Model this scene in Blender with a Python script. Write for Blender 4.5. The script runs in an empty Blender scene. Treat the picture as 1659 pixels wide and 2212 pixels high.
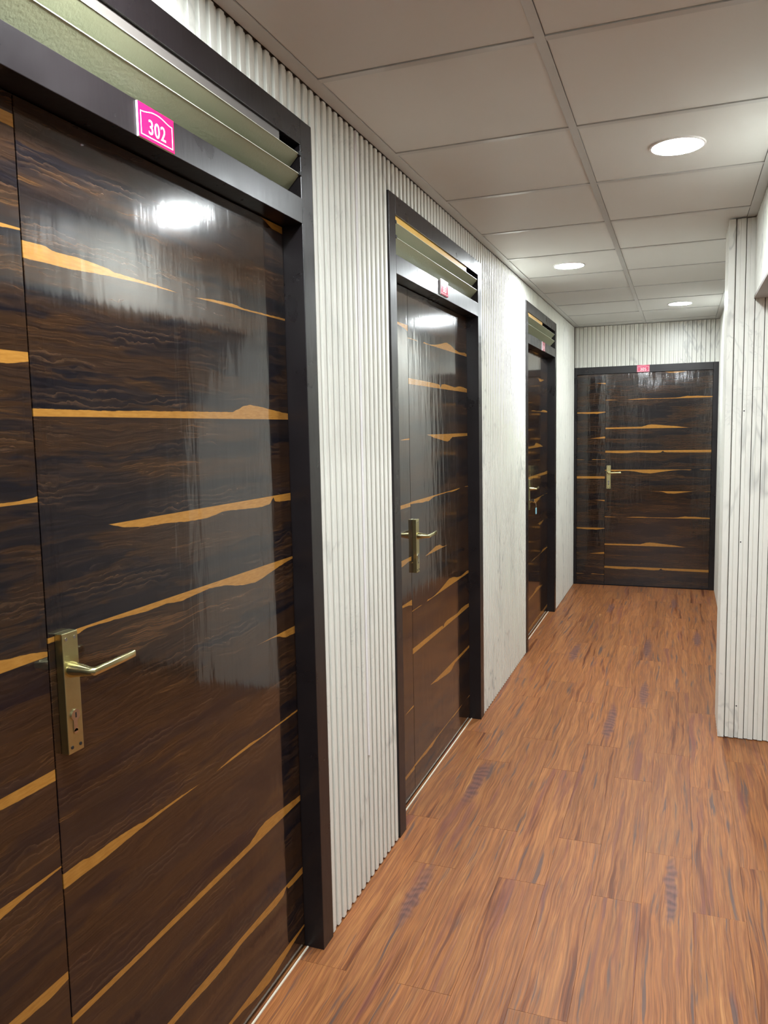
import bpy, bmesh, math, random
from mathutils import Matrix, Vector
random.seed(7)
sc = bpy.context.scene
COL = sc.collection

# ------------------------------------------------------------------ camera, world, exposure
F_PX, YAW, PITCH, ROLL = 1709.97, 0.3605, -0.1025, -0.02
cam_data = bpy.data.cameras.new('camera'); cam = bpy.data.objects.new('camera', cam_data); COL.objects.link(cam)
cam_data.sensor_fit = 'HORIZONTAL'; cam_data.sensor_width = 36.0; cam_data.lens = 36.0 * F_PX / 1659.0
cam_data.clip_start = 0.02
fwd = Vector((-math.sin(YAW) * math.cos(PITCH), math.cos(YAW) * math.cos(PITCH), math.sin(PITCH)))
rgt = Vector((math.cos(YAW), math.sin(YAW), 0)); upv = rgt.cross(fwd)
r2 = math.cos(ROLL) * rgt + math.sin(ROLL) * upv; u2 = -math.sin(ROLL) * rgt + math.cos(ROLL) * upv
cam.matrix_world = Matrix(((r2.x, u2.x, -fwd.x, 0.9378), (r2.y, u2.y, -fwd.y, 0.0), (r2.z, u2.z, -fwd.z, 1.4789), (0, 0, 0, 1)))
sc.camera = cam
world = bpy.data.worlds.new('world'); sc.world = world; world.use_nodes = True
world.node_tree.nodes['Background'].inputs[0].default_value = (0.75, 0.85, 1.0, 1)
world.node_tree.nodes['Background'].inputs[1].default_value = 0.02
vs = sc.view_settings; vs.view_transform = 'Standard'; vs.look = 'None'; vs.gamma = 1.0; vs.use_curve_mapping = False
vs.exposure = 0.0
LAMP_STRENGTH = 510.0

# ------------------------------------------------------------------ measures (metres)
H = 2.3844          # ceiling
YEND = 7.5413       # face of the far wall
XR = 1.2274         # right wall / header face
FW, RV = 0.0664, 0.057
ZO, ZT1, ZT0, ZD = 2.2825, 2.2173, 2.0838, 2.0196
PITCH_S, DEPTH = 0.0405, 0.015

# ------------------------------------------------------------------ helpers
def empty(name, loc=(0, 0, 0), rz=0.0, parent=None):
    o = bpy.data.objects.new(name, None); COL.objects.link(o); o.location = loc; o.rotation_euler = (0, 0, rz)
    o.empty_display_size = 0.1
    if parent: o.parent = parent
    return o
def tag(o, label=None, cat=None, group=None, kind=None):
    if label: o['label'] = label
    if cat: o['category'] = cat
    if group: o['group'] = group
    if kind: o['kind'] = kind
    return o
def link_mesh(name, me, mat=None, parent=None, loc=(0, 0, 0), rz=0.0):
    o = bpy.data.objects.new(name, me); COL.objects.link(o)
    if mat and not me.materials: me.materials.append(mat)
    o.location = loc; o.rotation_euler = (0, 0, rz)
    if parent: o.parent = parent
    return o
def bm_obj(name, bm, mat, parent=None, loc=(0, 0, 0), rz=0.0, smooth=False):
    bmesh.ops.recalc_face_normals(bm, faces=bm.faces)
    me = bpy.data.meshes.new(name); bm.to_mesh(me); bm.free()
    if smooth:
        me.polygons.foreach_set('use_smooth', [True] * len(me.polygons))
        try: me.set_sharp_from_angle(angle=math.radians(35))
        except Exception: pass
    return link_mesh(name, me, mat, parent, loc, rz)
def add_box(bm, x0, x1, y0, y1, z0, z1, bev=0.0):
    vs_ = [bm.verts.new((x, y, z)) for x in (x0, x1) for y in (y0, y1) for z in (z0, z1)]
    fs = [(0, 1, 3, 2), (4, 6, 7, 5), (0, 4, 5, 1), (2, 3, 7, 6), (0, 2, 6, 4), (1, 5, 7, 3)]
    faces = [bm.faces.new([vs_[i] for i in f]) for f in fs]
    if bev:
        ed = set(e for f in faces for e in f.edges)
        bmesh.ops.bevel(bm, geom=list(ed), offset=bev, segments=2, affect='EDGES', profile=0.5)
def box(name, x0, x1, y0, y1, z0, z1, mat, parent=None, bev=0.0, **k):
    bm = bmesh.new(); add_box(bm, x0, x1, y0, y1, z0, z1, bev); return bm_obj(name, bm, mat, parent, **k)
def add_prism(bm, pts, z0, z1):
    a = [bm.verts.new((x, y, z0)) for x, y in pts]; b = [bm.verts.new((x, y, z1)) for x, y in pts]
    n = len(pts)
    for i in range(n): bm.faces.new((a[i], a[(i + 1) % n], b[(i + 1) % n], b[i]))
    bm.faces.new(a[::-1]); bm.faces.new(b)
def add_loft(bm, rings):
    R = [[bm.verts.new(p) for p in r] for r in rings]
    for a, b in zip(R[:-1], R[1:]):
        n = len(a)
        for i in range(n): bm.faces.new((a[i], a[(i + 1) % n], b[(i + 1) % n], b[i]))
    bm.faces.new(R[0][::-1]); bm.faces.new(R[-1])
def add_cyl_y(bm, cx, cz, y0, y1, r, n=20):          # round bar along y
    add_loft(bm, [[(cx + r * math.cos(2 * math.pi * i / n), y, cz + r * math.sin(2 * math.pi * i / n)) for i in range(n)] for y in (y0, y1)])
def add_tube(bm, pts, r, n=8):
    rings = []
    for i, p in enumerate(pts):
        p = Vector(p); a = Vector(pts[max(0, i - 1)]); b = Vector(pts[min(len(pts) - 1, i + 1)])
        t = (b - a).normalized(); s = t.cross(Vector((0, 0, 1)) if abs(t.z) < 0.9 else Vector((1, 0, 0))).normalized(); q = t.cross(s)
        rings.append([p + s * r * math.cos(2 * math.pi * k / n) + q * r * math.sin(2 * math.pi * k / n) for k in range(n)])
    add_loft(bm, rings)

# ------------------------------------------------------------------ node helpers
class NT:
    def __init__(s, name):
        s.m = bpy.data.materials.new(name); s.m.use_nodes = True; s.t = s.m.node_tree
        s.b = s.t.nodes['Principled BSDF']
    def n(s, ty, **kw):
        nd = s.t.nodes.new(ty)
        for k, v in kw.items(): setattr(nd, k, v)
        return nd
    def put(s, sock, v):
        if isinstance(v, bpy.types.NodeSocket): s.t.links.new(v, sock)
        elif v is not None:
            if isinstance(v, (tuple, list)) and len(v) == 3 and sock.type == 'RGBA': v = (*v, 1)
            sock.default_value = v
    def math(s, op, a, b=None, c=None, clamp=False):
        nd = s.n('ShaderNodeMath', operation=op, use_clamp=clamp)
        for i, v in enumerate((a, b, c)):
            if v is not None: s.put(nd.inputs[i], v)
        return nd.outputs[0]
    def comb(s, x, y, z=0.0):
        nd = s.n('ShaderNodeCombineXYZ')
        for i, v in enumerate((x, y, z)): s.put(nd.inputs[i], v)
        return nd.outputs[0]
    def pos(s):
        g = s.n('ShaderNodeNewGeometry'); sp = s.n('ShaderNodeSeparateXYZ'); s.t.links.new(g.outputs['Position'], sp.inputs[0])
        return g.outputs['Position'], sp.outputs[0], sp.outputs[1], sp.outputs[2]
    def noise(s, vec, scale, detail=4, rough=0.5, dist=0.0, col=False):
        nd = s.n('ShaderNodeTexNoise'); s.put(nd.inputs['Vector'], vec); s.put(nd.inputs['Scale'], scale)
        nd.inputs['Detail'].default_value = detail; nd.inputs['Roughness'].default_value = rough; nd.inputs['Distortion'].default_value = dist
        return nd.outputs['Color' if col else 'Fac']
    def ramp(s, fac, stops, interp='LINEAR'):
        nd = s.n('ShaderNodeValToRGB'); s.put(nd.inputs[0], fac); cr = nd.color_ramp; cr.interpolation = interp
        while len(cr.elements) < len(stops): cr.elements.new(0.5)
        for e, (p, c) in zip(cr.elements, stops):
            e.position = p; e.color = (*c, 1) if isinstance(c, (tuple, list)) else (c, c, c, 1)
        return nd.outputs[0]
    def mix(s, f, a, b, mode='MIX'):
        nd = s.n('ShaderNodeMix', data_type='RGBA', blend_type=mode)
        s.put(nd.inputs[0], f); s.put(nd.inputs[6], a); s.put(nd.inputs[7], b); return nd.outputs[2]
    def mapr(s, v, a, b, c=0.0, d=1.0):
        nd = s.n('ShaderNodeMapRange'); s.put(nd.inputs[0], v)
        for i, q in enumerate((a, b, c, d)): s.put(nd.inputs[i + 1], q)
        return nd.outputs[0]
    def curve(s, fac, pts):
        nd = s.n('ShaderNodeFloatCurve'); s.put(nd.inputs['Value'], fac); c = nd.mapping.curves[0]
        while len(c.points) < len(pts): c.points.new(0.5, 0.5)
        for p, (x, y) in zip(c.points, pts): p.location = (x, y); p.handle_type = 'VECTOR'
        nd.mapping.update(); return nd.outputs[0]
    def bump(s, h, strength=0.2, dist=0.01):
        nd = s.n('ShaderNodeBump'); s.put(nd.inputs['Height'], h); nd.inputs['Strength'].default_value = strength
        nd.inputs['Distance'].default_value = dist; s.put(s.b.inputs['Normal'], nd.outputs[0]); return nd.outputs[0]
    def set(s, **kw):
        for k, v in kw.items(): s.put(s.b.inputs[k.replace('_', ' ')], v)
        return s.m

def plain(name, col, rough=0.5, metal=0.0, spec=0.5, noise=0.0, nscale=30):
    t = NT(name); p, x, y, z = t.pos()
    c = col
    if noise:
        f = t.noise(p, nscale, 3)
        c = t.mix(f, tuple(v * (1 - noise) for v in col), tuple(min(1, v * (1 + noise)) for v in col))
    t.set(Base_Color=c, Roughness=rough, Metallic=metal); t.b.inputs['Specular IOR Level'].default_value = spec
    return t.m

# ---- marble print on the fluted cladding
def mat_marble():
    t = NT('marble_print_cladding'); p, x, y, z = t.pos()
    h = t.math('ADD', x, y)
    v = t.comb(t.math('MULTIPLY', x, 1.0), t.math('MULTIPLY', y, 1.0), t.math('MULTIPLY', z, 0.42))
    n1 = t.noise(v, 2.2, 4, 0.55, 0.6)
    vein = t.math('SUBTRACT', 1.0, t.mapr(t.math('ABSOLUTE', t.math('SUBTRACT', n1, 0.5)), 0.0, 0.012), clamp=True)
    v2 = t.comb(x, y, t.math('ADD', t.math('MULTIPLY', z, 0.8), 7.0))
    n2 = t.noise(v2, 4.0, 5, 0.6, 0.8)
    fine = t.math('SUBTRACT', 1.0, t.mapr(t.math('ABSOLUTE', t.math('SUBTRACT', n2, 0.52)), 0.0, 0.010), clamp=True)
    msk = t.mapr(t.noise(v2, 1.9, 2), 0.50, 0.64); msk2 = t.mapr(t.noise(v, 2.3, 2), 0.46, 0.60)
    smoke = t.math('MULTIPLY', t.mapr(t.noise(v, 4.2, 6, 0.6, 0.6), 0.55, 0.78), 0.30)
    a = t.math('MULTIPLY', t.math('MULTIPLY', vein, msk2), 0.46)
    b = t.math('MULTIPLY', t.math('MULTIPLY', fine, msk), 0.26)
    f = t.math('MAXIMUM', t.math('MAXIMUM', a, b), smoke, clamp=True)
    c = t.mix(f, (0.74, 0.735, 0.67), (0.28, 0.285, 0.275))
    return t.set(Base_Color=c, Roughness=0.33)

# ---- the glossy dark laminate, one sheet print 1.072 m high that repeats; each leaf is cut from it at its own offset
WRAP, PER, S0, SW, TH = 1.513, 1.072, -0.3, 1.8, 0.04
def crv(pts): 
    q = [((s - S0) / SW, v / TH) for s, v in pts]
    if q[0][0] > 0: q = [(0.0, q[0][1])] + q
    if q[-1][0] < 1: q = q + [(1.0, q[-1][1])]
    return q
A_UP = crv([(-.3, .018), (-.02, .020), (.052, .021), (.066, .016), (.127, .017), (.208, .011), (.224, .008), (.35, .005), (.434, 0), (.475, 0), (.546, .006), (.62, .0085), (.637, .009), (.69, .0045), (.90, .006), (.94, .009), (1.0, .020), (1.03, .017), (1.08, .018), (1.14, .013), (1.24, .010), (1.5, .010)])
A_DN = crv([(-.3, .008), (0, .008), (.10, .007), (.21, .002), (.29, 0), (1.5, 0)])
B_UP = crv([(-.3, .015), (0, .014), (.16, .0125), (.25, .014), (.5, .016), (.62, .017), (.645, .024), (.67, .032), (.70, .036), (.76, .031), (.82, .024), (.91, .016), (.97, .006), (1.02, 0), (1.5, 0)])
C_DN = crv([(-.3, 0), (.165, 0), (.207, .011), (.259, .017), (.345, .019), (.417, .024), (.493, .025), (.55, .018), (.575, .017), (.682, .022), (.741, .024), (.785, .020), (.795, .012), (.802, .002), (.812, .016), (.85, .020), (1.0, .022), (1.24, .024), (1.5, .024)])
D_DN = crv([(-.3, .012), (0, .010), (.072, .010), (.097, .005), (.176, .008), (.264, .013), (.33, .011), (.376, .017), (.457, .013), (.488, .011), (.554, .016), (.60, .025), (.641, .032), (.70, .035), (.738, .030), (.80, .020), (.87, .010), (.96, .003), (1.03, .006), (1.05, 0), (1.10, 0), (1.13, .004), (1.24, .004), (1.5, .004)])
E_DN = crv([(-.3, 0), (.66, 0), (.778, .003), (.80, .006), (.82, .012), (.845, .020), (.906, .022), (.99, .010), (1.067, 0), (1.14, 0), (1.17, .003), (1.24, .003), (1.5, .003)])
def mat_laminate(name, axis, u0, sgn, so, zo):
    """axis: world axis that runs along the door; S = sgn*(u-u0)+so ; Z = sgn*z+zo"""
    t = NT(name); p, x, y, z = t.pos()
    u = t.math('SUBTRACT', (x, y)[axis], u0)
    S = t.math('MULTIPLY_ADD', u, float(sgn), so)
    Z = t.math('MULTIPLY_ADD', z, float(sgn), zo - WRAP)
    ZT = t.math('MULTIPLY', t.math('FRACT', t.math('ADD', t.math('DIVIDE', Z, PER), 4.0)), PER)
    sv = t.comb(t.math('MULTIPLY', S, 18.0), t.math('MULTIPLY', ZT, 22.0), 3.0)
    jag = t.math('MULTIPLY', t.math('SUBTRACT', t.noise(sv, 2.4, 3), 0.5), 0.0035)
    SN = t.math('DIVIDE', t.math('SUBTRACT', S, S0), SW, clamp=True)
    def streak(base, up, dn):
        d = t.math('SUBTRACT', ZT, base)
        U = t.math('MULTIPLY', t.curve(SN, up), TH) if up else None
        D = t.math('MULTIPLY', t.curve(SN, dn), TH) if dn else None
        w = 0.0010
        if U is not None:
            hi = t.math('DIVIDE', t.math('ADD', t.math('SUBTRACT', U, d), t.math('MULTIPLY', jag, t.math('GREATER_THAN', U, 0.002))), w, clamp=True)
        else: hi = t.math('DIVIDE', t.math('MULTIPLY', d, -1.0), w, clamp=True)
        if D is not None:
            lo = t.math('DIVIDE', t.math('ADD', t.math('ADD', D, d), t.math('MULTIPLY', jag, t.math('GREATER_THAN', D, 0.002))), w, clamp=True)
        else: lo = t.math('DIVIDE', d, w, clamp=True)
        return t.math('MULTIPLY', hi, lo)
    M = streak(0.0, B_UP, None)
    for a in ((.261, A_UP, A_DN), (.506, None, E_DN), (.701, None, D_DN), (.875, None, C_DN)): M = t.math('MAXIMUM', M, streak(*a))
    # dark figured wood: thin horizontal layers with ragged edges, bent by slow waves
    wv = t.noise(t.comb(t.math('MULTIPLY', S, 1.6), t.math('MULTIPLY', ZT, 5.0), 1.0), 2.0, 4, 0.6, 0.3)
    wob = t.math('MULTIPLY', t.math('SUBTRACT', wv, 0.5), 0.055)
    zz = t.math('ADD', ZT, wob)
    big = t.noise(t.comb(t.math('MULTIPLY', S, 0.55), t.math('MULTIPLY', zz, 9.0), 5.0), 2.1, 5, 0.62, 0.25)
    lay = t.noise(t.comb(t.math('MULTIPLY', S, 1.1), t.math('MULTIPLY', zz, 34.0), 9.0), 1.8, 5, 0.66, 0.5)
    grain = t.noise(t.comb(t.math('MULTIPLY', S, 7.0), t.math('MULTIPLY', zz, 300.0), 2.0), 1.6, 4, 0.6, 0.4)
    cath = t.n('ShaderNodeTexWave', wave_type='BANDS', bands_direction='Y', wave_profile='SAW')
    t.put(cath.inputs['Vector'], t.comb(t.math('MULTIPLY', S, 1.0), t.math('MULTIPLY', zz, 1.0), 0.0))
    cath.inputs['Scale'].default_value = 26.0; cath.inputs['Distortion'].default_value = 7.0; cath.inputs['Detail'].default_value = 3.0; cath.inputs['Detail Scale'].default_value = 0.9
    mixv = t.math('ADD', t.math('MULTIPLY', big, 0.45), t.math('MULTIPLY', lay, 0.55))
    dark = t.ramp(mixv, [(0.36, (.0050, .0050, .0085)), (0.47, (.0085, .0068, .0085)), (0.53, (.0150, .0100, .0095)), (0.60, (.0280, .0150, .0100))])
    brown = t.ramp(mixv, [(0.36, (.0120, .0072, .0068)), (0.44, (.0330, .0165, .0092)), (0.47, (.0190, .0104, .0072)), (0.52, (.0400, .0185, .0085)), (0.55, (.0220, .0110, .0062)), (0.60, (.0620, .0290, .0120)), (0.70, (.0980, .0460, .0190))])
    zone = t.noise(t.comb(t.math('MULTIPLY', S, 0.9), t.math('MULTIPLY', zz, 7.0), 15.0), 1.9, 4, 0.62, 0.3)
    base = t.mix(t.mapr(zone, 0.465, 0.515), dark, brown)
    figm = t.math('MULTIPLY', t.mapr(t.noise(t.comb(t.math('MULTIPLY', S, 1.7), t.math('MULTIPLY', zz, 8.0), 11.0), 1.9, 3), 0.52, 0.62), 0.40)
    c1 = t.mix(t.math('MULTIPLY', t.mapr(cath.outputs['Fac'], 0.55, 1.0), figm), base, (.110, .058, .030))
    g = t.mapr(grain, 0.35, 0.72, 0.60, 1.50)
    c2 = t.mix(1.0, c1, t.comb(g, g, g), 'MULTIPLY')
    gold = t.mix(t.mapr(t.noise(t.comb(t.math('MULTIPLY', S, 20.0), t.math('MULTIPLY', ZT, 120.0), 0.0), 2.0, 3), 0.3, 0.7), (.29, .130, .022), (.38, .18, .036))
    c = t.mix(M, c2, gold)
    # lacquer: slightly wavy film that shivers reflections
    hgt = t.noise(t.comb(t.math('MULTIPLY', u, 9.0), t.math('MULTIPLY', z, 1.6), 0.0), 2.2, 3, 0.5)
    t.bump(hgt, 0.10, 0.008)
    t.set(Base_Color=c, Roughness=0.075); t.b.inputs['Specular IOR Level'].default_value = 0.62
    t.b.inputs['Coat Weight'].default_value = 0.15; t.b.inputs['Coat Roughness'].default_value = 0.16
    return t.m

def mat_floor():
    t = NT('vinyl_wood_plank'); p, x, y, z = t.pos()
    oi = t.n('ShaderNodeObjectInfo'); rnd = oi.outputs['Random']
    off = t.math('MULTIPLY', rnd, 37.0)
    def vec(ax, ay, o=0.0): return t.comb(t.math('MULTIPLY', x, ax), t.math('MULTIPLY_ADD', y, ay, t.math('ADD', off, o)), off)
    warp = t.math('MULTIPLY', t.math('SUBTRACT', t.noise(vec(4, 1.3), 1.5, 3), 0.5), 0.05)
    xs = t.math('ADD', x, warp)
    def vecw(ax, ay, o=0.0): return t.comb(t.math('MULTIPLY', xs, ax), t.math('MULTIPLY_ADD', y, ay, t.math('ADD', off, o)), off)
    band = t.noise(vecw(24, .80, 3), 1.2, 5, 0.62, 0.2)
    base = t.ramp(band, [(0.24, (.070, .022, .012)), (0.36, (.160, .050, .018)), (0.44, (.32, .122, .040)), (0.51, (.215, .078, .030)), (0.58, (.34, .138, .046)), (0.64, (.255, .095, .036)), (0.76, (.50, .235, .080))])
    fine = t.noise(vecw(300, 4.0, 5), 1.0, 3, 0.6)
    g = t.mapr(fine, 0.3, 0.75, 0.66, 1.34)
    c = t.mix(1.0, base, t.comb(g, g, g), 'MULTIPLY')
    # slate-grey and plum streaks
    st = t.noise(vecw(40, 1.9, 11), 1.3, 4, 0.55, 0.2)
    m = t.math('MULTIPLY', t.mapr(st, 0.60, 0.68), 0.80)
    c = t.mix(m, c, (.085, .058, .055))
    st2 = t.noise(vecw(24, 1.2, 21), 1.1, 4, 0.55, 0.2)
    c = t.mix(t.math('MULTIPLY', t.mapr(st2, 0.57, 0.68), 0.60), c, (.150, .048, .042))
    # rippled knots
    km = None
    jx = t.math('MULTIPLY', t.math('SUBTRACT', t.noise(p, 14.0, 3), 0.5), 0.045); jy = t.math('MULTIPLY', t.math('SUBTRACT', t.noise(p, 5.0, 3), 0.5), 0.16)
    for kx, ky, krx, kry in ((.165, 2.26, .030, .20), (.300, 5.20, .030, .26), (.625, 4.00, .030, .28), (.766, 4.48, .026, .22), (.155, 3.13, .034, .24), (.748, 5.44, .028, .27), (1.06, 5.78, .030, .25), (.42, 6.6, .028, .22), (.90, 6.9, .028, .2), (.93, 2.55, .020, .22)):
        ex = t.math('DIVIDE', t.math('SUBTRACT', t.math('ADD', x, jx), kx), krx); ey = t.math('DIVIDE', t.math('SUBTRACT', t.math('ADD', y, jy), ky), kry)
        dd = t.math('SUBTRACT', 1.0, t.math('ADD', t.math('MULTIPLY', ex, ex), t.math('MULTIPLY', ey, ey)))
        km = dd if km is None else t.math('MAXIMUM', km, dd)
    wv = t.n('ShaderNodeTexWave', wave_type='BANDS', bands_direction='Y'); t.put(wv.inputs['Vector'], t.comb(t.math('MULTIPLY', t.math('ADD', x, jx), 12.0), t.math('MULTIPLY', y, 6.0), 0.0)); wv.inputs['Scale'].default_value = 1.3; wv.inputs['Distortion'].default_value = 9.0; wv.inputs['Detail'].default_value = 3.0
    c = t.mix(t.math('MULTIPLY', t.mapr(km, 0.0, 0.7), 0.85), c, t.mix(wv.outputs['Fac'], (.095, .045, .042), (.185, .080, .060)))
    tone = t.mapr(rnd, 0.0, 1.0, 0.90, 1.10)
    c = t.mix(1.0, c, t.comb(tone, tone, tone), 'MULTIPLY')
    ht = t.noise(vecw(120, 2.2, 7), 1.0, 4, 0.55)
    t.bump(ht, 0.32, 0.004)
    t.set(Base_Color=c, Roughness=t.mapr(fine, 0.3, 0.7, 0.36, 0.50)); t.b.inputs['Specular IOR Level'].default_value = 0.22
    return t.m

def mat_frame():
    t = NT('dark_painted_frame'); p, x, y, z = t.pos()
    f = t.noise(p, 6.0, 5, 0.6)
    c = t.mix(f, (.0075, .0060, .0068), (.0160, .0125, .0135))
    t.bump(t.noise(t.comb(t.math('MULTIPLY', x, 14.0), t.math('MULTIPLY', y, 14.0), t.math('MULTIPLY', z, 3.0)), 5.0, 4), 0.10, 0.003)
    t.b.inputs['Specular IOR Level'].default_value = 0.38
    return t.set(Base_Color=c, Roughness=t.mapr(f, 0.3, 0.7, 0.24, 0.38))

def mat_tile():
    t = NT('gypsum_ceiling_tile'); p, x, y, z = t.pos()
    f = t.noise(p, 3.0, 4)
    t.bump(t.noise(p, 220.0, 2), 0.05, 0.001)
    return t.set(Base_Color=t.mix(f, (.60, .60, .575), (.65, .645, .62)), Roughness=0.55)

def mat_blade():
    t = NT('frosted_green_glass'); p, x, y, z = t.pos()
    rib = t.noise(p, 140.0, 3, 0.6)
    t.bump(rib, 0.25, 0.002)
    c = t.mix(t.noise(p, 5.0, 3), (.27, .285, .175), (.36, .36, .23))
    t.set(Base_Color=c, Roughness=0.28); t.b.inputs['Transmission Weight'].default_value = 0.18; t.b.inputs['IOR'].default_value = 1.5
    return t.m

M_MARBLE = mat_marble(); M_FLOOR = mat_floor(); M_FRAME = mat_frame(); M_TILE = mat_tile(); M_BLADE = mat_blade()
M_TEE = plain('painted_ceiling_grid', (.50, .50, .485), 0.30, 0.0, 0.6, 0.05)
M_BRASS = plain('satin_brass', (.62, .575, .31), 0.25, 1.0, 0.5, 0.06, 60)
M_BRASS_DK = plain('brushed_brass_plate', (.52, .475, .25), 0.33, 1.0, 0.5, 0.08, 90)
M_STEEL = plain('nickel', (.62, .60, .56), 0.22, 1.0)
M_BLACK = plain('black_recess', (.006, .006, .007), 0.6)
M_EDGE = plain('pale_blade_edge', (.50, .52, .42), 0.4)
M_PINK = plain('magenta_acrylic', (.58, .008, .085), 0.14, 0.0, 0.6)
M_WHITE = plain('white_acrylic', (.85, .83, .84), 0.25)
M_YELLOW = plain('yellow_packing', (.62, .36, .06), 0.5, 0, .5, .15, 12)
M_GREYSTRIP = plain('grey_filler', (.13, .115, .105), 0.5)
M_PAINT = plain('beige_wall_paint', (.40, .37, .33), 0.7, 0, .4, .05, 4)
M_SOFFIT = plain('grey_soffit_paint', (.36, .33, .31), 0.6, 0, .4, .04, 6)
M_BLUE = plain('pale_blue_plastic', (.30, .62, .74), 0.35)
M_THRESH = plain('pale_sealant', (.70, .62, .50), 0.6)
M_CORNER = plain('cladding_corner', (.66, .64, .58), 0.35)
mt = NT('lamp_diffuser'); mt.set(Base_Color=(0.9, 0.9, 0.9), Roughness=0.5)
mt.b.inputs['Emission Color'].default_value = (0.91, 0.975, 1.0, 1); mt.b.inputs['Emission Strength'].default_value = LAMP_STRENGTH
M_LAMP = mt.m

# ------------------------------------------------------------------ floor
floor = tag(box('floor', -1.3, 3.05, -4.1, 7.6, -0.06, -0.004, M_BLACK), 'reddish brown wood-look plank floor of the corridor', 'floor', kind='structure')
PW, PL = 0.1497, 0.9
def plank_mesh(w, l):
    bm = bmesh.new(); g = 0.00015
    add_box(bm, g, w - g, g, l - g, -0.0038, 0.0, 0.0)
    top = [e for e in bm.edges if all(v.co.z > -0.001 for v in e.verts)]
    bmesh.ops.bevel(bm, geom=top, offset=0.0004, segments=1, affect='EDGES')
    bmesh.ops.recalc_face_normals(bm, faces=bm.faces)
    me = bpy.data.meshes.new('plank'); bm.to_mesh(me); bm.free(); me.materials.append(M_FLOOR); return me
pm = {}
phase = [2.765, 2.453, 2.765, 2.45, 2.77, 2.445, 2.766]
for k in range(0, 21):
    x0 = -0.054 + PW * (k - 0)
    if x0 > 3.0: break
    ph = phase[k] if k < 7 else (3.35 if k == 7 else (2.765 if k % 2 == 0 else 2.45))
    lim = YEND + 0.01 if x0 < 1.25 else 3.96
    y = ph - PL * 8
    while y < lim:
        a, b = max(y, -4.0), min(y + PL, lim)
        if b - a > 0.02 and b > -0.4:
            key = round(b - a, 3)
            if key not in pm: pm[key] = plank_mesh(PW, b - a)
            link_mesh('plank', pm[key], None, floor, (x0, a, 0.0))
        y += PL
# strip of floor under the recessed doors
bm = bmesh.new(); add_box(bm, -0.12, -0.0545, -4.0, YEND, -0.0038, 0.0); bm_obj('plank', bm, M_FLOOR, floor)

# ------------------------------------------------------------------ fluted cladding
def slat_profile(p, d=DEPTH, step=False):
    g = p / 2
    if step:      # boards with a narrow slot, a lower land and a raised land
        a, b = -g + .0034, -g + .0034 + (p - .0034) * .43
        return [(-g, .0125), (-g, .0115), (a, .0115), (a + .0004, -d * .6), (b, -d * .6), (b + .0008, -d), (g - .0006, -d), (g, -d + .0006), (g, .0125)]
    a, b = -g + .0056, -g + .0056 + (p - .0056) * .57
    return [(-g, .0125), (-g, .0115), (a, .0115), (a + .0003, -d + .0022), (a + .0018, -d), (b - .0016, -d), (b, -d + .0016), (b + .0002, -d + .0052), (g, -d + .0056), (g, .0125)]
def slat_mesh(p, z0, z1, step=False):
    bm = bmesh.new(); add_prism(bm, slat_profile(p, step=step), 0, z1 - z0); bmesh.ops.recalc_face_normals(bm, faces=bm.faces)
    me = bpy.data.meshes.new('slat'); bm.to_mesh(me); bm.free(); me.materials.append(M_MARBLE); return me
def cladding(parent, start, length, z0, z1, org, rz, pitch=PITCH_S, stuff=False, step=False):
    """run of flutes; org is the world point of run start on the backing plane, rz turns local +x along the run"""
    n = max(1, round(length / pitch)); p = length / n
    cx, sx = math.cos(rz), math.sin(rz)
    if stuff:
        bm = bmesh.new()
        for i in range(n):
            t = (i + 0.5) * p
            add_prism(bm, [(t + a, b) for a, b in slat_profile(p, step=step)], z0, z1)
        o = bm_obj('slat_run', bm, M_MARBLE, parent, (org[0], org[1], 0), rz); o['kind'] = 'stuff'; return
    me = slat_mesh(p, z0, z1, step)
    for i in range(n):
        t = (i + 0.5) * p
        link_mesh('slat', me, None, parent, (org[0] + cx * t, org[1] + sx * t, z0), rz)
ZTOP = H - 0.004
HP = math.pi / 2
A2N, A2F, A3N, A3F, A4N, A4F = 0.669, 1.9901, 2.5857, 3.8975, 5.1018, 6.3934
bx = -DEPTH
wall_left = tag(box('wall_left', -0.14, bx - 0.013, -4.0, A2N, 0, H + .05, M_PAINT), 'long left wall with pale marble-print fluted cladding and doors', 'wall', kind='structure')
for a, b in ((A2F, A3N), (A3F, A4N), (A4F, YEND + 0.05)):
    box('wall_backing', -0.14, bx - 0.013, a, b, 0, H + .05, M_PAINT, wall_left)
for a, b in ((A2N, A2F), (A3N, A3F), (A4N, A4F)):
    box('wall_backing', -0.14, bx - 0.013, a, b, ZO, H + .05, M_PAINT, wall_left)
cladding(wall_left, 0, A2N + 4.0, 0.004, ZTOP, (bx, -4.0), HP, stuff=True)
cladding(wall_left, 0, A2F - A2N, ZO + .001, ZTOP, (bx, A2N), HP)
cladding(wall_left, 0, A3N - A2F - .001, 0.006, ZTOP, (bx, A2F), HP)
cladding(wall_left, 0, A3F - A3N, ZO + .001, ZTOP, (bx, A3N), HP)
cladding(wall_left, 0, A4N - A3F, 0.004, ZTOP, (bx, A3F), HP, stuff=True)
cladding(wall_left, 0, A4F - A4N, ZO + .001, ZTOP, (bx, A4N), HP, stuff=True)
cladding(wall_left, 0, YEND - A4F - .013, 0.004, ZTOP, (bx, A4F), HP, stuff=True)
# loose joint strip between two cladding boards, its lower end chipped
bm = bmesh.new(); add_prism(bm, [(-.0008, .0045), (-.0008, -.0158), (.0000, -.0172), (.0010, -.0158), (.0010, .0045)], .425, ZTOP); bm_obj('joint_strip', bm, M_WHITE, wall_left, (bx, A2F + 8 * (A3N - A2F - .001) / 15 + .0012, 0), HP)

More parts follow.
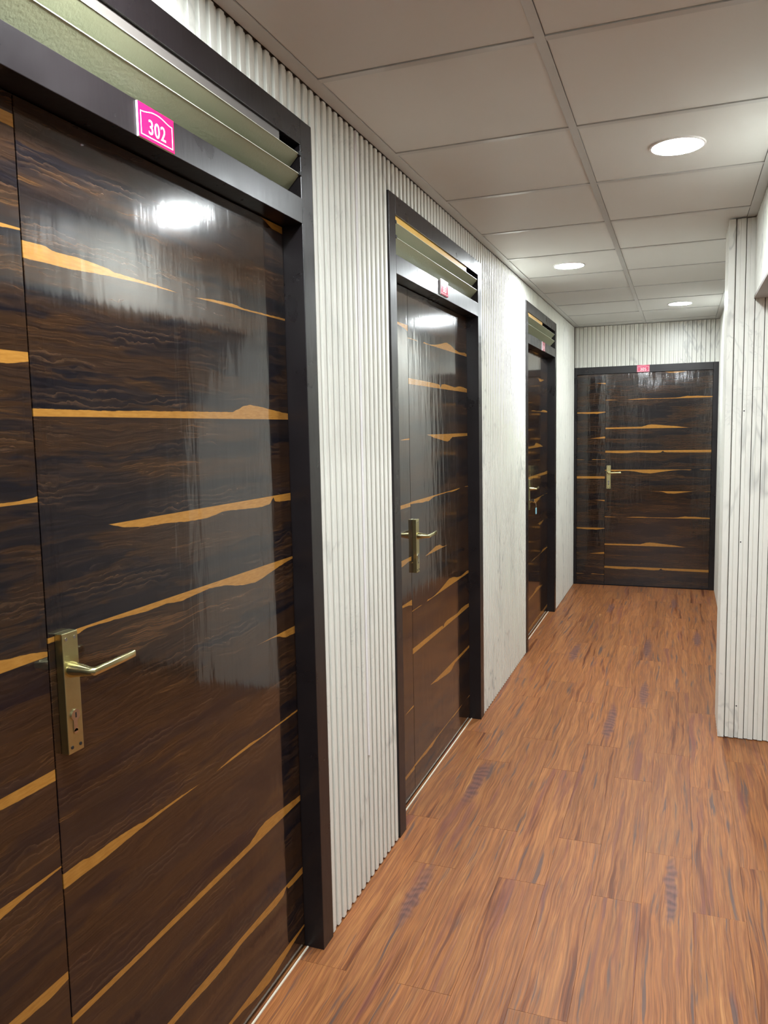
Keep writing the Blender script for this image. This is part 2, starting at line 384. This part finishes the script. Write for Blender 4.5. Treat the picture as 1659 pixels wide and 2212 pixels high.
# far wall above the door
wall_far = tag(box('wall_far', -0.14, XR + 0.1, YEND + DEPTH + .013, YEND + 0.14, 2.0162, H + .05, M_PAINT), 'far end wall with fluted cladding above the closed door 305', 'wall', kind='structure')
cladding(wall_far, 0, XR, 2.0172, ZTOP, (0.0, YEND + DEPTH), 0.0, pitch=0.0375, step=True)
box('wall_backing', XR + .0, XR + 0.1, YEND + .05, YEND + 0.14, 0, 2.0162, M_PAINT, wall_far)

# right wall beyond the pillar
YC, YCB, XC = 3.9477, 4.2661, 1.1195
wall_right = tag(box('wall_right', XR + DEPTH + .013, XR + 0.12, YCB, YEND + .05, 0, H + .05, M_PAINT), 'right wall beyond the pillar, clad in pale fluted panels', 'wall', kind='structure')
cladding(wall_right, 0, YEND - YCB, 0.004, ZTOP, (XR + DEPTH, YEND), -HP, stuff=True)

# pillar face that closes the opening
XE = 1.64
pillar = tag(box('wall_pillar', XC + DEPTH + .013, XE, YC + DEPTH + .013, YCB, 0, H + .05, M_PAINT), 'fluted pale marble-print pillar on the right, facing the camera', 'pillar', kind='structure')
ct = .028
cladding(pillar, 0, XE - XC - ct, 0.004, ZTOP, (XC + ct, YC + DEPTH), 0.0, pitch=0.0396, step=True)
cladding(pillar, 0, YCB - YC - ct, 0.004, ZTOP, (XC + DEPTH, YCB), -HP, stuff=True)
bm = bmesh.new(); add_prism(bm, [(0, 0.0), (ct - .003, 0), (ct - .001, .002), (ct - .001, DEPTH + .002), (DEPTH, DEPTH + .002), (DEPTH, ct), (0, ct)], 0.003, ZTOP); bm_obj('corner_trim', bm, M_MARBLE, pillar, (XC, YC, 0))
for sx_, sz_ in ((1.1985, .158), (1.1985, .936), (1.1985, 1.535)):
    bm = bmesh.new(); add_cyl_y(bm, sx_, sz_, YC + DEPTH * .4 - .0008, YC + DEPTH, 0.0032, 10); bm_obj('screw', bm, M_BLACK, pillar)

# header over the opening
ZH = 2.03
header = tag(box('wall_header', XR + DEPTH + .013, XR + .15, -4.0, YC - .001, ZH + .012, H + .05, M_PAINT), 'clad header beam over the opening at the upper right', 'header', kind='structure')
cladding(header, 0, YC + 4.0 - .03, ZH + .004, ZTOP, (XR + DEPTH, YC - .001), -HP, stuff=True)
box('soffit_board', XR - .001, XR + .15, -4.0, YC - .001, ZH, ZH + .012, M_SOFFIT, header)

# landing beyond the opening, and the unseen end behind the camera
tag(box('wall_landing', 3.0, 3.1, -4.0, 4.4, 0, H + .05, M_PAINT), 'plain far wall of the landing beyond the opening on the right', 'wall', kind='structure')
tag(box('wall_landing_end', XE + .001, 3.0, YCB - .06, YCB + .05, 0, H + .05, M_PAINT), 'plain end wall of the landing beside the pillar', 'wall', kind='structure')
tag(box('wall_back', -0.14, 3.1, -4.1, -4.0, 0, H + .05, M_PAINT), 'plain wall closing the corridor behind the viewpoint', 'wall', kind='structure')

# ------------------------------------------------------------------ ceiling: tiles in a flush grid
ceil = tag(box('ceiling', -0.2, 3.1, -4.1, 7.7, H + .05, H + .08, M_PAINT), 'suspended ceiling of large grey-beige tiles in a flat grid', 'ceiling', kind='structure')
XL, XT, XTR, XRR = 0.0387, 0.5985, 0.6219, 1.1905
rows = [1.9614 + .6 * k for k in range(-10, 10)]
tm = {}
def tile(x0, x1, y0, y1):
    key = (round(x1 - x0, 3), round(y1 - y0, 3))
    if key not in tm:
        bm = bmesh.new(); add_box(bm, 0, x1 - x0, 0, y1 - y0, 0.0, 0.012); bmesh.ops.recalc_face_normals(bm, faces=bm.faces)
        me = bpy.data.meshes.new('ceiling_tile'); bm.to_mesh(me); bm.free(); me.materials.append(M_TILE); tm[key] = me
    link_mesh('ceiling_tile', tm[key], None, ceil, (x0, y0, H + .003))
TW = .0225
for i, y in enumerate(rows):
    y1 = rows[i + 1] if i + 1 < len(rows) else YEND + .01
    for a, b in ((XL, XT), (XTR, XRR)):
        tile(a + .0015, b - .0015, y + TW, y1 - .0022)
        box('cross_tee', a, b, y, y + TW, H, H + .0035, M_TEE, ceil)
    a = XR + .15
    while a < 2.9: tile(a, min(a + .597, 3.0), y + TW, y1 - .0022); a += .6
box('main_runner', XT, XTR, -4.0, YEND, H - .0006, H + .0035, M_TEE, ceil)
box('wall_angle', 0.0, XL, -4.0, YEND, H - .0003, H + .0035, M_TEE, ceil)
box('wall_angle', XRR, XR + DEPTH + .01, -4.0, YEND, H - .0003, H + .0035, M_TEE, ceil)
box('wall_angle', XL, XRR, YEND - .030, YEND + .02, H - .0012, H + .0030, M_TEE, ceil)
box('wall_angle', XR + .148, 3.05, -4.0, -3.97, H - .001, H + .0025, M_TEE, ceil)

# ------------------------------------------------------------------ recessed round lamps
def lamp(x, y, label):
    t = tag(empty('ceiling_light', (x, y, H)), label, 'ceiling light', 'round panel lights in the corridor ceiling')
    n = 48
    bm = bmesh.new(); prof = [(.0795, -.0005), (.0805, -.0020), (.086, -.0016), (.088, .0004), (.088, .006), (.0795, .006)]
    R = [[bm.verts.new((r * math.cos(2 * math.pi * i / n), r * math.sin(2 * math.pi * i / n), z)) for i in range(n)] for r, z in prof]
    for k in range(len(R)):
        a, b = R[k], R[(k + 1) % len(R)]
        for i in range(n): bm.faces.new((a[i], a[(i + 1) % n], b[(i + 1) % n], b[i]))
    bm_obj('trim_ring', bm, M_WHITE, t, smooth=True)
    bm = bmesh.new(); add_loft(bm, [[(.0799 * math.cos(2 * math.pi * i / n), .0799 * math.sin(2 * math.pi * i / n), z) for i in range(n)] for z in (-.0012, .004)])
    bm_obj('diffuser', bm, M_LAMP, t)
lamp(.907, 2.87, 'round ceiling light, largest and nearest of those lit in view, right of the grid runner')
lamp(.323, 4.68, 'round ceiling light on the left side of the grid runner, above door 304')
lamp(.907, 6.49, 'round ceiling light farthest away, in front of the end door 305')
lamp(.323, 1.06, 'round ceiling light above door 302, just outside the top of the frame')
lamp(.907, -.75, 'round ceiling light behind the viewpoint')
lamp(.323, -2.56, 'unseen round fill light added farthest behind the viewpoint')  # unseen lamp, added to raise the fill light along the corridor
lamp(2.15, 2.3, 'unseen round light added as fill over the landing beyond the opening')  # added lamp out of view, brightens the pillar and the floor by the opening

# ------------------------------------------------------------------ doors (local: x along the door, -y towards the corridor, origin at the seam on the leaf face)
def lever_handle(door, zc):
    """zc: height of the plate's middle. back plate with lever, lock cylinder and four screws"""
    u0, u1, z0, z1, th = .0155, .0525, zc - .1065, zc + .1065, .0165
    bm = bmesh.new(); add_box(bm, u0, u1, -th, 0.0, z0, z1, .0012)
    hp = bm_obj('handle_plate', bm, M_BRASS_DK, door); hp['label'] = 'brass door handle back plate'
    uc = (u0 + u1) / 2; zl = zc + .041
    def ring(c, t, hw, hh, n=16, e=0.62):
        t = Vector(t).normalized(); s = Vector((0, 0, 1)); q = t.cross(s).normalized(); out = []
        for i in range(n):
            a = 2 * math.pi * i / n; ca, sa = math.cos(a), math.sin(a)
            out.append(Vector(c) + q * hw * math.copysign(abs(ca) ** e, ca) + s * hh * math.copysign(abs(sa) ** e, sa))
        return out
    c0 = uc - .001
    rings = [ring((c0, -th, zl), (0, -1, 0), .0138, .0142, e=1), ring((c0, -th - .003, zl), (0, -1, 0), .0136, .0140, e=1),
             ring((c0 + .001, -th - .024, zl), (.03, -1, 0), .0100, .0102, e=.85), ring((c0 + .002, -th - .040, zl - .001), (.1, -1, 0), .0066, .0074, e=.6),
             ring((c0 + .0055, -th - .0455, zl - .001), (1, -1, 0), .0074, .0068, e=.55), ring((c0 + .0105, -th - .0462, zl - .0008), (1, -.1, 0), .0050, .0068, e=.55),
             ring((c0 + .060, -th - .045, zl), (1, .05, 0), .0048, .0068, e=.55), ring((c0 + .111, -th - .043, zl + .001), (1, .05, 0), .0046, .0070, e=.5),
             ring((c0 + .1135, -th - .0428, zl + .001), (1, .05, 0), .0036, .0062, e=.5)]
    bm = bmesh.new(); add_loft(bm, rings); bm_obj('lever', bm, M_BRASS, hp, smooth=True)
    # euro profile cylinder
    zk = zc - .040
    bm = bmesh.new(); add_cyl_y(bm, uc, zk, -th - .0030, -th + .001, .0100, 24); add_box(bm, uc - .0047, uc + .0047, -th - .0016, -th + .001, zk - .0290, zk - .004)
    add_cyl_y(bm, uc, zk - .0290, -th - .0016, -th + .001, .0047, 16)
    bm_obj('lock_cylinder', bm, M_STEEL, hp)
    bm = bmesh.new(); add_box(bm, uc - .0012, uc + .0012, -th - .0034, -th - .0028, zk - .0045, zk + .0045); bm_obj('keyhole', bm, M_BLACK, hp)
    for su in (u0 + .0085, u1 - .0085):
        for szz, mm in ((z1 - .011, M_STEEL), (z0 + .011, M_BLACK)):
            bm = bmesh.new(); add_cyl_y(bm, su, szz, -th - .0010, -th + .001, .0030, 12); bm_obj('screw', bm, mm, hp)
    return hp
def door(idx, loc, rz, uL, uR, fwL, fwR, rv, zd, zo, transom, mats, hz, label, strip=None, thr=False):
    d = tag(empty('door_%d' % idx, loc, rz), label, 'door', kind='structure')
    back = .06
    # frame
    bm = bmesh.new(); add_box(bm, uL - fwL, uL, -rv - .002, back, 0.0, zo, .0016); bm_obj('jamb', bm, M_FRAME, d)
    bm = bmesh.new(); add_box(bm, uR, uR + fwR, -rv - .002, back, 0.0, zo, .0016); bm_obj('jamb', bm, M_FRAME, d)
    bm = bmesh.new(); add_box(bm, uL, uR, -rv - .002, back, ZT1 if transom else zd, zo, .0012); bm_obj('head', bm, M_FRAME, d)
    # leaves
    bm = bmesh.new(); add_box(bm, .0012, uR - .002, 0.0, .036, .008, zd - .003, .0010); bm_obj('door_leaf', bm, mats[0], d)
    bm = bmesh.new(); add_box(bm, uL + .002, -.0012, 0.0, .036, .008, zd - .003, .0010); bm_obj('side_leaf', bm, mats[1], d)
    box('seam_stop', -.02, .02, .0365, .05, .008, zd - .003, M_BLACK, d)
    box('door_stop', uL, uR, .037, back, zd - .03, zd, M_BLACK, d)
    if transom:
        bm = bmesh.new(); add_box(bm, uL, uR, -rv - .002, back, zd, ZT0, .0012); bm_obj('transom_rail', bm, M_FRAME, d)
        for ze in (2.192, 2.142):
            dy, dz, th = .052, -.052, .0022
            # slanting blade with a pale ground front edge
            pts = [(-rv + .001, ze), (-rv + .001 + dy, ze + dz), (-rv + .001 + dy + th, ze + dz + th), (-rv + .001 + th, ze + th)]
            bm = bmesh.new(); add_loft(bm, [[(u, a, b) for a, b in pts] for u in (uL + .004, uR - .004)])
            bl = bm_obj('louvre_blade', bm, M_BLADE, d)
            bm = bmesh.new(); add_box(bm, uL + .004, uR - .004, -rv - .0002, -rv + .0012, ze + .0001, ze + .0019); bm_obj('blade_edge', bm, M_EDGE, bl)
            for u in (uL, uR - .006):
                bm = bmesh.new(); add_box(bm, u - .004, u + .009, -rv - .0035, -rv + .012, ze - .003, ze + .007, .001); bm_obj('blade_clip', bm, M_BLACK, d)
        if strip:
            o = box('filler_strip', uL + .002, strip[0], -rv + .0045, -rv + .0075, ZT1 - .0205, ZT1 - .0005, strip[1], d); o['label'] = strip[2]
    if thr: box('threshold_strip', uL + .002, uR - .002, -.012, -.007, -.003, .0035, M_THRESH, d)
    lever_handle(d, hz)
    return d
XD = -RV
SEAM2, SEAM3, SEAM4 = 1.020, 2.937, 5.420
m302 = mat_laminate('laminate_302', 1, SEAM2, 1, 0.0, 0.0); m302n = mat_laminate('laminate_302_side', 1, SEAM2, 1, .95, .402)
m303 = mat_laminate('laminate_303', 1, SEAM3, -1, 1.237, 1.900); m303n = mat_laminate('laminate_303_side', 1, SEAM3, 1, .60, .334)
m304 = mat_laminate('laminate_304', 1, SEAM4, 1, .31, .180); m304n = mat_laminate('laminate_304_side', 1, SEAM4, -1, .80, 2.1)
m305 = mat_laminate('laminate_305', 0, .2773, 1, .301, .062); m305n = mat_laminate('laminate_305_side', 0, .2773, -1, .926, 2.313)
door(1, (XD, SEAM2, 0), HP, A2N + FW - SEAM2, A2F - FW - SEAM2, FW, FW, RV, ZD, ZO, True, (m302, m302n), 1.0395, 'nearest dark-wood double-leaf door with magenta sign 302 above it', (.80, M_GREYSTRIP, 'grey-brown filler strip'), True)
door(2, (XD, SEAM3, 0), HP, A3N + FW - SEAM3, A3F - FW - SEAM3, FW, FW, RV, ZD, ZO, True, (m303, m303n), 1.0190, 'second dark-wood door on the left wall, below the sign 303', (.70, M_YELLOW, 'yellow filler strip'), True)
door(3, (XD, SEAM4, 0), HP, A4N + FW - SEAM4, A4F - FW - SEAM4, FW, FW, RV, ZD, ZO, True, (m304, m304n), 1.0190, 'third dark-wood door on the left wall, with a blue key fob in its lock', (.34, M_YELLOW, 'yellow filler strip'), True)
door(4, (.2773, YEND + .010, 0), 0.0, .0216 - .2773, 1.1835 - .2773, .0316, .0437, .010, 1.9524, 2.0162, False, (m305, m305n), 1.0120, 'dark-wood door closing the far end of the corridor, sign 305 on its frame')

# ------------------------------------------------------------------ room number signs
def sign(num, loc, rz, label):
    t = tag(empty('room_number_sign', loc, rz), label, 'sign', 'magenta room number signs')
    w, h, th = .108, .062, .0045
    bm = bmesh.new(); add_box(bm, -w / 2, w / 2, -th, 0, 0, h, .0004); bm_obj('back_plate', bm, M_WHITE, t)
    bm = bmesh.new(); add_box(bm, -w / 2 + .0004, w / 2 - .0004, -th - .0009, -th + .0002, .0005, h - .0005); bm_obj('face', bm, M_PINK, t)
    # white outline: box with an arched top
    m = .0075; X0, X1, Z0, Z1 = -w / 2 + .0065, w / 2 - .0065, .0065, h - .0155
    path = [(X0, Z0), (X1, Z0), (X1, Z1)]
    N = 22
    for i in range(1, N):
        a = i / N; path.append((X1 + (X0 - X1) * a, Z1 + .0085 * (0.5 - 0.5 * math.cos(2 * math.pi * a)) - .0012 * math.sin(math.pi * a) ** 8))
    path.append((X0, Z1))
    bm = bmesh.new(); hw = .00085; n = len(path); ins, outs = [], []
    for i in range(n):
        a = Vector(path[i - 1]); b = Vector(path[i]); c = Vector(path[(i + 1) % n])
        n1 = Vector(((b - a).y, -(b - a).x)).normalized(); n2 = Vector(((c - b).y, -(c - b).x)).normalized()
        k = (n1 + n2).normalized(); k = k / max(.5, k.dot(n1))
        for lst, s in ((outs, hw), (ins, -hw)): lst.append((b.x + k.x * s, b.y + k.y * s))
    Y0, Y1 = -th - .0013, -th - .0008
    vo = [[bm.verts.new((p[0], yy, p[1])) for p in lst] for lst in (outs, ins) for yy in (Y0, Y1)]
    for i in range(n):
        j = (i + 1) % n
        bm.faces.new((vo[0][i], vo[0][j], vo[2][j], vo[2][i])); bm.faces.new((vo[1][i], vo[1][j], vo[0][j], vo[0][i])); bm.faces.new((vo[2][i], vo[2][j], vo[3][j], vo[3][i]))
    bm_obj('outline', bm, M_WHITE, t)
    cu = bpy.data.curves.new('digits', 'FONT'); cu.body = num; cu.size = .0375; cu.space_character = 1.10; cu.extrude = .0003; cu.align_x = 'CENTER'; cu.offset = .0002; cu.resolution_u = 6
    tmp = bpy.data.objects.new('tmp', cu); COL.objects.link(tmp)
    dg = bpy.context.evaluated_depsgraph_get(); me = bpy.data.meshes.new_from_object(tmp.evaluated_get(dg)); bpy.data.objects.remove(tmp)
    me.transform(Matrix.Translation((0, -th - .0011, .0125)) @ Matrix.Rotation(HP, 4, 'X') @ Matrix.Diagonal((.90, 1.0, 1, 1)))
    me.materials.clear(); me.materials.append(M_WHITE); me.name = 'digits'
    link_mesh('digits', me, None, t)
sign('302', (.002, 1.304, 2.0195), HP, 'magenta sign reading 302 above the nearest door')
sign('303', (.002, 3.231, 2.0290), HP, 'magenta sign reading 303 above the second door')
sign('304', (.002, 5.752, 2.0180), HP, 'magenta sign reading 304 above the third door')
sign('305', (.602, YEND - .002, 1.9545), 0.0, 'magenta sign reading 305 on the end door frame')

# ------------------------------------------------------------------ key with blue fob in the third door's lock
key = tag(empty('room_key', (XD + .0165, SEAM4 + .034, 1.019 - .040), HP), 'key in the lock of door 304 with a pale blue fob hanging from it', 'key')
bm = bmesh.new(); add_box(bm, -.0012, .0012, -.012, 0, -.004, .004); add_box(bm, -.0012, .0012, -.032, -.012, -.009, .010, .001); bm_obj('key_head', bm, M_STEEL, key)
bm = bmesh.new(); pts = [(.0, -.026 + .0 , -.004), (.003, -.034, -.008), (.008, -.040, -.018), (.012, -.042, -.034)]; add_tube(bm, pts, .0011)
pts = [(.012 + .006 * math.sin(a), -.042, -.042 + .009 * math.cos(a)) for a in [2 * math.pi * i / 14 for i in range(15)]]; add_tube(bm, pts, .0009, 6); bm_obj('chain', bm, M_STEEL, key)
bm = bmesh.new(); add_box(bm, .0, .024, -.0445, -.0395, -.096, -.052, .002); bm_obj('fob', bm, M_BLUE, key)
